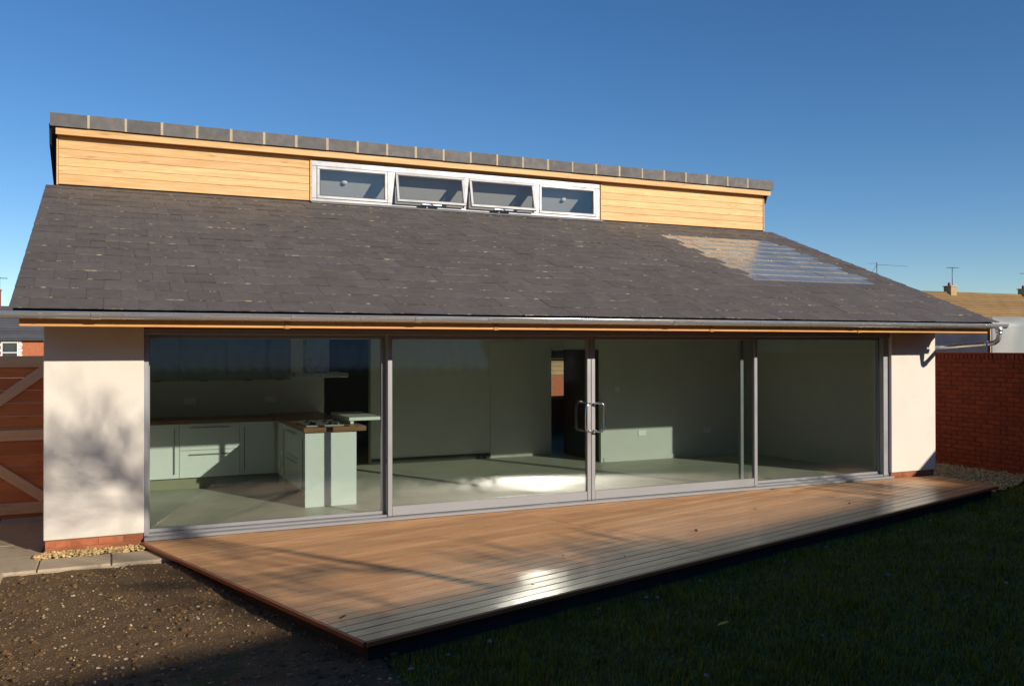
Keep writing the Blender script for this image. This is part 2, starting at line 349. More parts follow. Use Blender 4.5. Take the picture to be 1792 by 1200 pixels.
# hall and rear wall with its window
wall(2.3, 2.45, 4.6, 8.5, .021, 2.45, 'plaster')
for a in ((XL + .26, 8.3, .021, 2.45), (9.4, XR - .26, .021, 2.45), (8.305, 9.395, .021, .72), (8.305, 9.395, 1.62, 2.45)): wall(a[0], a[1], 8.5, 8.75, a[2], a[3])
hw = boxes('rear_window', [(8.31, 8.36, 8.58, 8.63, .725, 1.615), (9.34, 9.39, 8.58, 8.63, .725, 1.615), (8.36, 9.34, 8.58, 8.63, .725, .775), (8.36, 9.34, 8.58, 8.63, 1.565, 1.615)], 'white_paint', house)
box('pane', 8.36, 9.34, 8.6, 8.606, .775, 1.565, 'glass_up', hw, 0)
box('ceiling', XL + .255, XR - .255, .21, 8.49, 2.455, 2.53, 'plaster', house, 0)
box('lintel', -.02, W + .02, .12, .40, 2.066, 2.45, 'plaster', house, 0)
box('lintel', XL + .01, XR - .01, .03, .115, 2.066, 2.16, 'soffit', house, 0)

# --- glazed screen: frame, sill, two fixed lights and two sliding doors
scr = boxes('door_frame', [(0, W, .02, .2, 2.005, 2.062), (0.0, .045, .03, .2, .04, 2.004), (W - .10, W, .05, .2, .04, 2.004)], 'alu_dull', house, .003)
sill = boxes('door_sill', [(-.0, W + .02, -.03, .06, .0, .034), (0, W, .061, .2, .0, .052)], 'alu', house, .004)
def light(x0, x1, y, stile, bottom):
    f = boxes('fixed_light', [(x0, x1, y - .02, y + .03, .053, .053 + bottom), (x0, x1, y - .02, y + .03, 1.965, 2.004),
               (x0, x0 + stile[0], y - .02, y + .03, .0535 + bottom, 1.9645), (x1 - stile[1], x1, y - .02, y + .03, .0535 + bottom, 1.9645)], 'alu', house, .003)
    box('pane', x0 + stile[0] + .001, x1 - stile[1] - .001, y - .002, y + .016, .055 + bottom, 1.963, 'glass', f, 0)
    return f
light(.046, 2.46, .15, (.012, .05), .035)
light(7.29, W - .102, .15, (.05, .012), .035)
def leaf(x0, x1, side):
    y = .075; s = .052
    f = boxes('sliding_door', [(x0, x0 + s, y - .03, y + .03, .036, 2.004), (x1 - s, x1, y - .03, y + .03, .036, 2.004),
               (x0 + s, x1 - s, y - .026, y + .026, .036, .142), (x0 + s, x1 - s, y - .026, y + .026, 1.96, 2.004)], 'alu', house, .004)
    box('pane', x0 + s + .001, x1 - s - .001, y - .01, y + .008, .1425, 1.9595, 'glass', f, 0)
    xs_ = x1 - .026 if side > 0 else x0 + .026
    d = -1 if side > 0 else 1
    pts = [(xs_, .045, .87), (xs_ + d * .02, -.03, .858), (xs_ + d * .07, -.05, .862), (xs_ + d * .098, -.05, .90), (xs_ + d * .098, -.05, 1.16), (xs_ + d * .07, -.05, 1.198), (xs_ + d * .02, -.03, 1.202), (xs_, .045, 1.19)]
    tube('handle', pts, .0115, 'chrome', f, 10)
    return f
leaf(2.455, 4.985, 1); leaf(4.99, 7.50, -1)

# --- eaves
fas = box('fascia', -1.0, 10.86, -.80, -.775, 2.056, 2.19, 'fascia', house, .004)
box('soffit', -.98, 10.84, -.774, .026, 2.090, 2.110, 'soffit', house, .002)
for x in (1.2, 3.35, 6.1, 8.4): box('joint_strip', x, x + .05, -.808, -.801, 2.05, 2.125, 'soffit', fas, .001)
# half-round gutter
def gutter_profile(y, z, r, th=.004, n_=10):
    o = [(y - r * math.cos(math.pi * i / n_), z - r * math.sin(math.pi * i / n_)) for i in range(n_ + 1)]
    i_ = [(y - (r - th) * math.cos(math.pi * i / n_), z - (r - th) * math.sin(math.pi * i / n_)) for i in range(n_, -1, -1)]
    return o + i_
GY, GZ, GR = -.902, 2.170, .05
gut = prism('gutter', gutter_profile(GY, GZ, GR), 'x', -1.9, 11.03, 'steel', house)
tube('bead', [(-1.9, GY - GR, GZ + .004), (11.03, GY - GR, GZ + .004)], .009, 'steel', gut, 8)
for i in range(19):
    x = -1.55 + i * .68 + random.uniform(-.12, .12)
    prism('bracket', gutter_profile(GY, GZ + .003, GR + .004, .006), 'x', x, x + .03, 'steel', gut)
for x in (-.45, 2.45, 5.5, 8.3): prism('union_clip', gutter_profile(GY, GZ + .003, GR + .007, .006), 'x', x, x + .075, 'steel', gut)
for x in (11.022,):
    prism('stop_end', [(GY - GR * math.cos(math.pi * i / 12), GZ - GR * math.sin(math.pi * i / 12)) for i in range(13)], 'x', x, x + .006, 'steel', gut)
# swan-neck downpipe returning to the pier
PX = 10.90
pts = [(PX, GY, GZ - .04), (PX, GY, 2.06), (PX, GY + .003, 2.0), (PX, GY + .022, 1.955), (PX - .003, GY + .07, 1.925), (PX - .006, GY + .14, 1.915), (PX - .05, -.25, 1.878), (10.80, .2, 1.85), (10.80, .28, 1.83), (10.80, .31, 1.77), (10.80, .31, -.1)]
dp = tube('downpipe', pts, .034, 'steel', house, 14)
tube('outlet', [(PX, GY, GZ - .035), (PX, GY, 2.075)], [.05, .041], 'steel', dp, 14)
tube('collar', [(PX, GY, 2.08), (PX, GY, 2.04)], .040, 'steel', dp, 14)
tube('collar', [(PX - .01, GY + .16, 1.913), (PX - .013, GY + .19, 1.911)], .040, 'steel', dp, 14)

# --- front roof with slates
roof = prism('roof', [(-.80, rf(-.80) - .035), (3.83, rf(3.83) - .035), (3.83, rf(3.83) - .13), (-.78, rf(-.78) - .13 + .03)], 'x', -1.04, 10.93, 'roof_felt', house, label='long low front roof slope of grey slates')
ang = math.atan(SL)
SW, G, LEN = .288, .265, .56
def slate_mesh(k, wid=SW, ln=LEN):
    rn = random.Random(k); h = wid / 2 - .001; th = .010
    j = lambda a: rn.uniform(-a, a)
    lo = [(-h, j(.004)), (-h * .35, j(.003)), (h * .3, j(.003)), (h, j(.004))]
    V = [(x, y, 0) for x, y in lo] + [(h, ln, 0), (-h, ln, 0)] + [(x, y - .002, -th) for x, y in lo] + [(h, ln, -th), (-h, ln, -th)]
    F = [(0, 1, 2, 3, 4, 5), (11, 10, 9, 8, 7, 6), (0, 6, 7, 1), (1, 7, 8, 2), (2, 8, 9, 3), (3, 9, 10, 4), (4, 10, 11, 5), (5, 11, 6, 0)]
    return V, F, [0, 0, 1, 1, 1, 1, 0, 1]
variants = []
for k in range(8):
    V, F, mi = slate_mesh(k); me = mesh('slate', V, F, False, mi); me.materials.append(M['slate']); me.materials.append(M['slate_edge']); variants.append(me)
gvar = []
for k in range(3):
    V, F, mi = slate_mesh(50 + k); me = mesh('glass_slate', V, F, False, None); me.materials.append(M['glass_slate']); gvar.append(me)
tilt = math.atan(.020 / (2 * G / math.cos(ang) * 1.0))
SV, SF, SMI = [], [], []
count = 0
for k in range(19):
    y = YE + G * k
    if y > 3.7: break
    off = 0 if k % 2 else SW / 2
    x = -1.072 - off
    while x < 10.95:
        a, b = max(x, -1.072), min(x + SW, 10.965); x += SW
        if b - a < .05: continue
        ln = min(LEN, (3.80 - y) / math.cos(ang))
        mw = (Matrix.Translation(((a + b) / 2, y + random.uniform(-.003, .003), rf(y) + .016 + random.choice((0, 0, 0, 0, .001, .002)))) @ Matrix.Rotation(ang - tilt + random.uniform(-.003, .003), 4, 'X')
              @ Matrix.Rotation(random.uniform(-.004, .004), 4, 'Z') @ Matrix.Rotation(random.uniform(-.003, .003), 4, 'Y') @ Matrix.Diagonal(((b - a) / SW, ln / LEN, 1, 1)))
        cxm = (a + b) / 2
        if 6 <= k <= 14 and 8.10 < cxm < 10.36:
            link('glass_slate', random.choice(gvar), None, roof, mw)
        elif count < 297:
            link('slate', random.choice(variants), None, roof, mw); count += 1
        else:
            V, F, mi = slate_mesh(random.randint(0, 9999)); o0 = len(SV)
            SV += [tuple(mw @ Vector(v)) for v in V]; SF += [tuple(i + o0 for i in f) for f in F]; SMI += mi
me = mesh('upper_slates', SV, SF, False, SMI); link('upper_slates', me, ['slate', 'slate_edge'], roof, None, kind='stuff')
for x in (-1.052, 10.928): prism('bargeboard', [(-.72, rf(-.72) - .04), (3.8, rf(3.8) - .04), (3.8, rf(3.8) - .12), (-.72, rf(-.72) - .12)], 'x', x, x + .02, 'black', roof)
# --- rear roof
rr_ = lambda y: 4.90 - .40 * (y - 3.56)
rear = prism('rear_roof', [(3.68, rr_(3.68) - .03), (9.7, rr_(9.7) - .03), (9.7, rr_(9.7) - .10), (3.72, rr_(3.72) - .10)], 'x', -1.02, 10.83, 'far_slate', house)
for x in (-1.03, 10.80): prism('bargeboard', [(3.69, rr_(3.69) - .05), (9.7, rr_(9.7) - .05), (9.7, rr_(9.7) - .26), (3.80, rr_(3.80) - .26)], 'x', x, x + .025, 'black', rear)
# --- ridge tiles with mortar joints
edges = [-1.016 + .452 * i for i in range(26)] + [10.60, 10.874]
edges = [e for e in edges if e < 10.5] + [10.36 + .0, 10.874]
edges = sorted(set(round(e, 3) for e in edges)); edges = [e for i, e in enumerate(edges) if i == 0 or e - edges[i - 1] > .15]
RP = [(3.645, 4.765), (3.645, 4.937), (3.90, 4.835), (3.90, 4.818), (3.662, 4.913), (3.662, 4.765)]
for i in range(len(edges) - 1):
    dz = random.uniform(-.003, .003); dy = random.uniform(-.003, .003)
    a, b = edges[i], edges[i + 1]
    gap = .016 if i < len(edges) - 2 else 0
    prism('ridge_tile', [(y + dy, z + dz) for y, z in RP], 'x', a + (.016 if i else 0), b - gap, 'ridge', rear)
    if i:
        wv = random.uniform(.014, .019)
        prism('mortar_joint', [(3.6435 + random.uniform(-.0015, .0015), 4.766), (3.6435, 4.940), (3.90, 4.838), (3.90, 4.815), (3.67, 4.907), (3.67, 4.769)], 'x', a - wv, a + wv, 'mortar', rear)
# --- clerestory: cladding boards, fascia, windows
YD = 3.81; Z0 = rf(YD) + .01; Z1 = 4.645
cl = box('clerestory_wall', -.945, 10.785, YD + .03, YD + .06, 3.7, Z0 + .005, 'black', house, 0)
box('sheathing', -.945, 2.40, YD + .03, YD + .06, Z0 + .006, 4.75, 'black', cl, 0)
box('sheathing', 7.28, 10.785, YD + .03, YD + .06, Z0 + .006, 4.75, 'black', cl, 0)
box('sheathing', 2.405, 7.275, YD + .03, YD + .06, 4.645, 4.75, 'black', cl, 0)
def boards(x0, x1):
    z = Z0 + .018; hs = [.137, .107, .111, .113, .155]
    for i, h in enumerate(hs):
        box('cladding_board', x0, x1, YD + random.uniform(0, .002), YD + .028, z + .0015, z + h - .0015, 'larch', cl, .003); z += h
boards(-.925, 2.375); boards(7.315, 10.765)
for a in (-.95, 10.768): box('corner_trim', a, a + .022, YD - .012, YD + .029, Z0 + .005, Z1, 'larch', cl, .003)
for a in (2.378, 7.285): box('corner_trim', a, a + .022, YD - .022, YD + .029, Z0 + .005, Z1, 'larch', cl, .003)
box('frieze_board', -.94, 10.78, 3.80, 3.829, 4.648, 4.74, 'fascia', cl, .003)
box('clerestory_fascia', -.955, 10.845, 3.685, 3.71, 4.668, 4.765, 'larch', cl, .004)
box('clerestory_soffit', -.95, 10.84, 3.712, 3.799, 4.682, 4.70, 'fascia', cl, .002)
# window band
wb = boxes('window_band', [(2.402, 7.272, YD - .015, YD + .05, 4.555, 4.643), (2.402, 7.272, YD - .015, YD + .05, Z0 + .008, Z0 + .055),
      (2.402, 2.475, YD - .015, YD + .05, Z0 + .056, 4.554), (3.555, 3.672, YD - .015, YD + .05, Z0 + .056, 4.554), (4.802, 4.885, YD - .015, YD + .05, Z0 + .056, 4.554),
      (6.03, 6.125, YD - .015, YD + .05, Z0 + .056, 4.554), (7.19, 7.272, YD - .015, YD + .05, Z0 + .056, 4.554)], 'alu', house, .003)
prism('lead_flashing', [(3.70, rf(3.70) + .030), (YD + .0, rf(YD) + .036), (YD + .0, rf(YD) + .032), (3.70, rf(3.70) + .026)], 'x', 2.38, 7.30, 'lead', house)
def sash(x0, x1, open_):
    Hh = 4.552; hh = Hh - (Z0 + .06)
    F0 = Matrix.Translation((0, YD - .01, Hh)) @ Matrix.Rotation(R(open_), 4, 'X')
    fr = .04
    V, Fc = [], []
    for b in ((x0, x1, -.012, .03, -fr, 0), (x0, x1, -.012, .03, -hh, -hh + fr), (x0, x0 + fr, -.012, .03, -hh + fr, -fr), (x1 - fr, x1, -.012, .03, -hh + fr, -fr)):
        k = len(V); V += [tuple(F0 @ Vector(v)) for v in boxv(*b)]; Fc += [tuple(i + k for i in f) for f in BOXF]
    me = mesh('clerestory_window', V, Fc); bevel_me(me, .003)
    s = link('clerestory_window', me, 'alu', house)
    box('pane', x0 + fr + .001, x1 - fr - .001, .004, .014, -hh + fr + .001, -fr - .001, 'glass_up', s, 0, frame=F0)
    boxes_g = [(x0 + fr, x1 - fr, -.004, .003, -fr - .012, -fr - .0005), (x0 + fr, x1 - fr, -.004, .003, -hh + fr + .0005, -hh + fr + .01), (x0 + fr + .0005, x0 + fr + .01, -.004, .003, -hh + fr + .0105, -fr - .0125), (x1 - fr - .01, x1 - fr - .0005, -.004, .003, -hh + fr + .0105, -fr - .0125)]
    V, Fc = [], []
    for b in boxes_g:
        k = len(V); V += [tuple(F0 @ Vector(v)) for v in boxv(*b)]; Fc += [tuple(i + k for i in f) for f in BOXF]
    link('gasket', mesh('gasket', V, Fc), 'gasket', s)
    if open_:
        q = F0 @ Vector(((x0 + x1) / 2, .02, -hh + .01))
        for dx in (-.10, .08): box('stay', q.x + dx - .075, q.x + dx + .075, q.y - .03, q.y + .02, q.z - .035, q.z - .012, 'chrome', s, .004)
        for xx in (x0 + .03, x1 - .03): tube('friction_arm', [(xx, YD + .02, Z0 + .12), tuple(F0 @ Vector((xx, .03, -hh + .03)))], .007, 'chrome', s, 6)
sash(2.478, 3.552, 0); sash(3.675, 4.799, -13.5); sash(4.888, 6.027, -13.5); sash(6.128, 7.187, 0)
# white light well added behind the band to brighten its panes
wall(2.1, 7.6, 4.78, 4.84, 2.6, 4.25, 'white_paint', 'light_well'); wall(2.0, 2.09, 3.88, 5.5, 2.6, 4.6, 'plaster', 'light_well'); wall(7.61, 7.7, 3.88, 5.5, 2.6, 4.6, 'plaster', 'light_well')
wall(2.1, 7.6, 3.88, 4.775, 3.62, 3.70, 'white_paint', 'light_well')
sc_ = lambda y: 4.60 - 1.067 * (y - 3.875)
wc = prism('sun_catch_ceiling', [(3.875, sc_(3.875)), (4.70, sc_(4.70)), (4.70, sc_(4.70) + .03), (3.875, sc_(3.875) + .03)], 'x', 2.1, 7.6, 'plaster', house)  # ceiling slanted on purpose so sun strikes it and pales the panes
def rose(x, y):
    z = sc_(y); nrm = Vector((0, -.73, -.684))
    V, F_ = tube_data([(x, y, z), tuple(Vector((x, y, z)) + nrm * .02)], [.05, .04], 16); link('downlight', mesh('downlight', V, F_, True), 'white_paint', wc)
rose(2.95, 4.07); rose(6.72, 4.08)

# ------------------------------------------------------------------ kitchen
K = thing('base_unit_run', (.6, 3.3, .02), 'white gloss base units under a dark worktop along the kitchen wall', 'kitchen units')
YK = 3.02
box('carcass', -.49, 1.74, YK + .022, 3.59, .17, .885, 'white_gloss', K, .002)
box('kickboard', -.49, 1.80, YK + .05, YK + .07, .021, .165, 'kick', K, .002)
box('worktop', -.49, 1.742, YK - .03, 3.595, .888, .93, 'worktop', K, .003)
def door(x0, x1, z0, z1, hd, par, y=YK):
    d = box('cabinet_door', x0 + .003, x1 - .003, y, y + .02, z0 + .003, z1 - .003, 'white_gloss', par, .002)
    if hd == 'v': box('bar_handle', x1 - .065, x1 - .053, y - .032, y - .020, z0 + .06, z1 - .06, 'alu_dull', d, .003)
    if hd == 'vl': box('bar_handle', x0 + .05, x0 + .062, y - .032, y - .020, z0 + .06, z1 - .06, 'alu_dull', d, .003)
    if hd == 'h': box('bar_handle', x0 + .12, x1 - .12, y - .032, y - .020, z1 - .06, z1 - .048, 'alu_dull', d, .003)
door(-.49, -.03, .17, .88, 'v', K); door(-.03, .52, .17, .88, 'v', K); door(.52, 1.28, .53, .88, 'h', K); door(.52, 1.28, .17, .53, 'h', K); door(1.28, 1.73, .17, .88, 'vl', K)
P = thing('peninsula_unit', (2.0, 2, .02), 'white kitchen peninsula with walnut worktop reaching towards the glass', 'kitchen units')
XP = 1.77
box('end_panel', XP - .015, 2.36, 1.03, 1.06, .021, .888, 'white_gloss', P, .002)
box('carcass', XP + .022, 2.34, 1.062, 3.01, .17, .888, 'white_gloss', P, .002)
for yy in (1.5, 2.5): tube('foot', [(XP + .16, yy, .021), (XP + .16, yy, .17)], .025, 'alu_dull', P, 10)
box('kickboard', XP + .10, XP + .12, 1.75, 3.0, .021, .165, 'kick', P, .002)
box('worktop', XP - .035, 2.47, .995, 3.585, .8895, .945, 'worktop', P, .003)
def sdoor(y0, y1, z0, z1, hd):
    d = box('cabinet_door', XP, XP + .02, y0 + .003, y1 - .003, z0 + .003, z1 - .003, 'white_gloss', P, .002)
    if hd == 'v': box('bar_handle', XP - .032, XP - .02, y0 + .05, y0 + .062, z0 + .06, z1 - .06, 'alu_dull', d, .003)
    if hd == 'h': box('bar_handle', XP - .032, XP - .02, y0 + .1, y1 - .1, z1 - .06, z1 - .048, 'alu_dull', d, .003)
sdoor(1.063, 1.5, .17, .88, 'v'); sdoor(1.5, 2.3, .53, .88, 'h'); sdoor(1.5, 2.3, .17, .53, 'h'); sdoor(2.3, 2.96, .17, .88, 'v')
B = thing('breakfast_shelf', (2.5, 1.7, .95), 'white raised shelf slab beside the hob on the peninsula', 'shelf')
box('slab', 2.34, 2.74, 1.3, 2.3, .985, 1.025, 'white_gloss', B, .003); box('upright', 2.36, 2.40, 1.32, 2.28, .946, .984, 'white_gloss', B, .002)
Hb = thing('gas_hob', (2.0, 1.5, .945), 'stainless gas hob with dark pan supports set in the worktop', 'hob')
box('plate', 1.79, 2.24, 1.14, 1.78, .946, .958, 'steel', Hb, .003)
for bx, by in ((1.9, 1.3), (2.12, 1.3), (1.9, 1.6), (2.12, 1.6)):
    V, F = tube_data([(bx, by, .958), (bx, by, .975)], [.045, .035], 12); br = link('burner', mesh('burner', V, F, True), 'gasket', Hb)
    boxes('pan_support', [(bx - .09, bx + .09, by - .005, by + .005, .976, .986), (bx - .005, bx + .005, by - .09, by - .006, .976, .986), (bx - .005, bx + .005, by + .006, by + .09, .976, .986)], 'gasket', br, 0)
for i in range(4):
    V, F = tube_data([(2.19, 1.22 + i * .05, .958), (2.19, 1.22 + i * .05, .978)], .016, 10); link('knob', mesh('knob', V, F, True), 'chrome', Hb)
Hd = thing('extractor_hood', (2.0, 1.6, 1.5), 'steel chimney extractor hood hanging above the hob', 'hood')
box('chimney', 1.87, 2.14, 1.48, 1.74, 1.57, 2.45, 'steel', Hd, .004); box('canopy', 1.70, 2.33, 1.30, 1.92, 1.515, 1.565, 'steel', Hd, .006)
Wc = thing('wall_cabinet_run', (.7, 3.4, 1.4), 'wall cabinets with frosted glass doors in pale aluminium frames', 'cabinet')
box('carcass', -.49, 2.0, 3.27, 3.595, 1.44, 2.15, 'white_gloss', Wc, .002)
for x0, x1 in ((-.49, -.02), (-.02, .555), (.555, 1.13), (1.13, 1.69), (1.69, 2.0)):
    d = boxes('cabinet_door', [(x0 + .003, x1 - .003, 3.245, 3.268, 1.43, 1.452), (x0 + .003, x1 - .003, 3.245, 3.268, 2.13, 2.152), (x0 + .003, x0 + .022, 3.245, 3.268, 1.4525, 2.1295), (x1 - .022, x1 - .003, 3.245, 3.268, 1.4525, 2.1295)], 'alu', Wc, .001)
    box('door_glass', x0 + .023, x1 - .023, 3.252, 3.262, 1.453, 2.129, 'frost', d, 0)
    box('pull', (x0 + x1) / 2 - .05, (x0 + x1) / 2 + .05, 3.232, 3.2445, 1.425, 1.437, 'gasket', d, .001)
for x in (.62, 1.7): 
    so = box('wall_socket', x, x + .15, 3.59, 3.599, 1.10, 1.19, 'white_gloss', None, .002); so['label'] = 'white double socket on the kitchen wall ' + ('nearer the glass corner' if x < 1 else 'behind the peninsula'); so['category'] = 'socket'; so['group'] = 'kitchen sockets'

for x, z, lb in ((7.6, .42, 'white double socket low on the right inner wall'), (8.9, .42, 'white double socket nearer the far right corner of the room'), (7.16, 1.15, 'white light switch beside the dark panel')):
    so = box('wall_socket' if z < 1 else 'light_switch', x, x + (.146 if z < 1 else .086), 3.119, 3.1285, z, z + .086, 'white_gloss', None, .002); so['label'] = lb; so['category'] = 'socket' if z < 1 else 'switch'
# ------------------------------------------------------------------ timber deck
D = thing('timber_deck', (5, -1.5, -.15), 'skewed reddish hardwood deck along the glass doors', 'deck')
FL, FR = Vector((1.187, -3.782)), Vector((10.567, -1.116))
e1 = (FR - FL).normalized(); e2 = Vector((-e1.y, e1.x))
poly = [FL, FR, Vector((10.70, -.05)), Vector((10.70, -.032)), Vector((-.01, -.032))]
FRM = Matrix(((e1.x, e2.x, 0, FL.x), (e1.y, e2.y, 0, FL.y), (0, 0, 1, 0), (0, 0, 0, 1))); INV = FRM.inverted()
lp = [(INV @ Vector((p.x, p.y, 0))).xy for p in poly]
def clip(pts, a, b, c):           # keep a*x+b*y+c >= 0
    out = []
    for i in range(len(pts)):
        p, q = pts[i], pts[(i + 1) % len(pts)]; dp_, dq = a * p[0] + b * p[1] + c, a * q[0] + b * q[1] + c
        if dp_ >= 0: out.append(p)
        if (dp_ >= 0) != (dq >= 0):
            t = dp_ / (dp_ - dq); out.append((p[0] + (q[0] - p[0]) * t, p[1] + (q[1] - p[1]) * t))
    return out
def clip_poly(pts, cp):
    for i in range(len(cp)):
        p, q = cp[i], cp[(i + 1) % len(cp)]; a, b = -(q[1] - p[1]), (q[0] - p[0]); pts = clip(pts, a, b, -(a * p[0] + b * p[1]))
        if len(pts) < 3: return []
    return pts
BW, GAP = .121, .0065
joints = [-1.5, 3.62, 7.22, 12]
for k in range(40):
    y0, y1 = k * BW + .002, (k + 1) * BW - GAP
    for j in range(3):
        a, b = joints[j] + .0015, joints[j + 1] - .0015
        pl = clip_poly([(a, y0), (b, y0), (b, y1), (a, y1)], [tuple(p) for p in lp])
        ar = sum(pl[i][0] * pl[(i + 1) % len(pl)][1] - pl[(i + 1) % len(pl)][0] * pl[i][1] for i in range(len(pl))) / 2 if pl else 0
        if ar < .003: continue
        cx_, cy_ = sum(p[0] for p in pl) / len(pl), (y0 + y1) / 2
        n_ = len(pl); dz = random.uniform(-.0015, .0)
        V = [(p[0] - cx_, p[1] - cy_, 0) for p in pl] + [(p[0] - cx_, p[1] - cy_, -.028) for p in pl]
        F = [tuple(range(n_)), tuple(range(2 * n_ - 1, n_ - 1, -1))] + [((i + 1) % n_, i, i + n_, (i + 1) % n_ + n_) for i in range(n_)]
        me = mesh('deck_board', V, F)
        bm = bmesh.new(); bm.from_mesh(me); bmesh.ops.remove_doubles(bm, verts=bm.verts, dist=.0005); bmesh.ops.recalc_face_normals(bm, faces=bm.faces)
        eds = [e for e in bm.edges if all(abs(v.co.z) < 1e-5 for v in e.verts)]
        bmesh.ops.bevel(bm, geom=eds, offset=.0012, segments=1, affect='EDGES'); bm.to_mesh(me); bm.free()
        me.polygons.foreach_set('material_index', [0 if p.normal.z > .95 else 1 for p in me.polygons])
        link('deck_board', me, ['deck', 'deck_side'], D, FRM @ Matrix.Translation((cx_, cy_, dz)) @ Matrix.Rotation(random.uniform(-.004, .004), 4, 'X'))
L1 = (FR - FL).length; el = (Vector((-.01, -.032)) - FL); L2 = el.length; ea = math.atan2(el.y, el.x)
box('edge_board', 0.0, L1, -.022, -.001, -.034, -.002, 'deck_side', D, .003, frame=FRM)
box('shade_skirt', .06, L1 - .06, .05, .07, -.2, -.03, 'black', D, 0, frame=FRM)  # black strip standing for the shade in the recess below the boards
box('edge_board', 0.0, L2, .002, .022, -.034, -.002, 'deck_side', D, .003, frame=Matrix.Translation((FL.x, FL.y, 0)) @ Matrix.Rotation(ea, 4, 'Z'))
box('shade_skirt', .05, L2 - .03, -.07, -.05, -.2, -.03, 'black', D, 0, frame=Matrix.Translation((FL.x, FL.y, 0)) @ Matrix.Rotation(ea, 4, 'Z'))
for k in range(8):
    yy = .1 + k * .5
    pl = clip_poly([(-1.5, yy), (12, yy), (12, yy + .045), (-1.5, yy + .045)], [tuple(p) for p in lp])
    if pl:
        xs_ = [p[0] for p in pl]; box('joist', min(xs_) + .15, max(xs_) - .15, yy, yy + .045, -.14, -.03, 'black', D, 0, frame=FRM)

# ------------------------------------------------------------------ gate on the path
Gt = thing('garden_gate', (-1.4, 1.95, -.05), 'red brown boarded timber gate with diagonal braces left of the house', 'gate')
gy = 1.93
z = -.02
while z < 1.72:
    h = min(.142, 1.74 - z); box('gate_board', -1.95, -.885, gy + .03, gy + .048, z + .002, z + h - .002, 'gate', Gt, .002); z += .142
for z0, h in ((1.66, .125), (.845, .12), (.03, .125)): box('rail', -1.95, -.885, gy - .012, gy + .029, z0, z0 + h, 'gate_rail', Gt, .004)
def brace(x0, z0, x1, z1, wd=.11):
    L = math.hypot(x1 - x0, z1 - z0); a = math.atan2(z1 - z0, x1 - x0)
    box('brace', 0, L, gy - .009, gy + .0295, -wd / 2, wd / 2, 'gate_rail', Gt, .004, frame=Matrix.Translation((x0, 0, z0)) @ Matrix.Rotation(-a, 4, 'Y'))
brace(-1.80, .99, -.97, 1.63); brace(-1.80, .82, -.97, .19)

# unseen timber fence, added to bounce warm sunlight onto gate and pier
Fc = thing('bounce_fence', (-3.1, 1, -.2), 'unseen pale orange timber fence added to bounce warm light onto the gate', 'fence')
for i in range(8): box('fence_post', -3.06, -2.97, -7.6 + i * 2.0, -7.51 + i * 2.0, -.2, 1.78, 'fence', Fc, .005)
z = -.1
while z < 1.7:
    box('fence_board', -3.10, -3.07, -8, 8, z, z + .142, 'fence', Fc, .003); z += .145

# ------------------------------------------------------------------ boundary wall on the right
BWl = thing('garden_wall', (12.6, .5, -.2), 'tall deep red brick boundary wall in shade right of the house', 'wall')
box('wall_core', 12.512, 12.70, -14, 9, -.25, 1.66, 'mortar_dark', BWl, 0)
bme = bevel_me(mesh('brick', boxv(-.05, .05, -.1075, .1075, -.0325, .0325), BOXF), .004); bme.materials.append(M['brick_dark'])
RV, RF = [], []
for r_ in range(25):
    zc = -.155 + r_ * .075
    if zc > 1.65: break
    yy = -14 + (.1125 if r_ % 2 else 0)
    while yy < 8.9:
        cyy = yy + .1125; yy += .225
        dx = random.uniform(-.003, .003)
        if -.45 < cyy < 1.95: link('brick', bme, None, BWl, Matrix.Translation((12.555 + dx, cyy, zc)))
        else:
            k = len(RV); RV += boxv(12.505 + dx, 12.6, cyy - .1075, cyy + .1075, zc - .0325, zc + .0325); RF += [tuple(i + k for i in f) for f in BOXF]
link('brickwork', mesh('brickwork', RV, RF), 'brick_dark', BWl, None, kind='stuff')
cme = bevel_me(mesh('coping_brick', boxv(-.112, .112, -.0325, .0325, -.055, .055), BOXF), .004); cme.materials.append(M['brick_dark'])
yy = -3.0
while yy < 3.2:
    link('coping_brick', cme, None, BWl, Matrix.Translation((12.605 + random.uniform(-.002, .002), yy, 1.72))); yy += .075
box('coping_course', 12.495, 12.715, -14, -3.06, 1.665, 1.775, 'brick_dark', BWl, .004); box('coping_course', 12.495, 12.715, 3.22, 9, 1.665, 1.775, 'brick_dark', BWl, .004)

# ------------------------------------------------------------------ scattered stones, gravel, grass
ICO = bmesh.new(); bmesh.ops.create_icosphere(ICO, subdivisions=1, radius=1)
IV = [v.co.copy() for v in ICO.verts]; IF = [tuple(v.index for v in f.verts) for f in ICO.faces]; ICO.free()
def scatter(name, pts, mat, **props):
    V, F = [], []
    for x, y, z, r in pts:
        k = len(V); s = Vector((random.uniform(.7, 1.35), random.uniform(.7, 1.35), random.uniform(.5, .85))) * r; rot = Matrix.Rotation(random.uniform(0, 6.28), 3, 'Z')
        V += [tuple(Vector((x, y, z)) + rot @ Vector((v.x * s.x, v.y * s.y, v.z * s.z)) * random.uniform(.85, 1.12)) for v in IV]; F += [tuple(i + k for i in f) for f in IF]
    return link(name, mesh(name, V, F), mat, None, None, **props)
rnd = random.uniform
scatter('gravel', [(rnd(-.93, .02), rnd(-.185, .0), -.045 + rnd(-.01, .02), rnd(.010, .020)) for _ in range(750)], 'gravel', kind='stuff', label='strip of golden gravel under the left brick plinth', category='gravel')
gp = []
for _ in range(5200):
    x, y = rnd(10.72, 12.5), rnd(-1.15, 2.6)
    if y < -.95 + .38 * (x - 10.8): continue
    gp.append((x, y, -.105 + rnd(-.012, .02), rnd(.011, .021)))
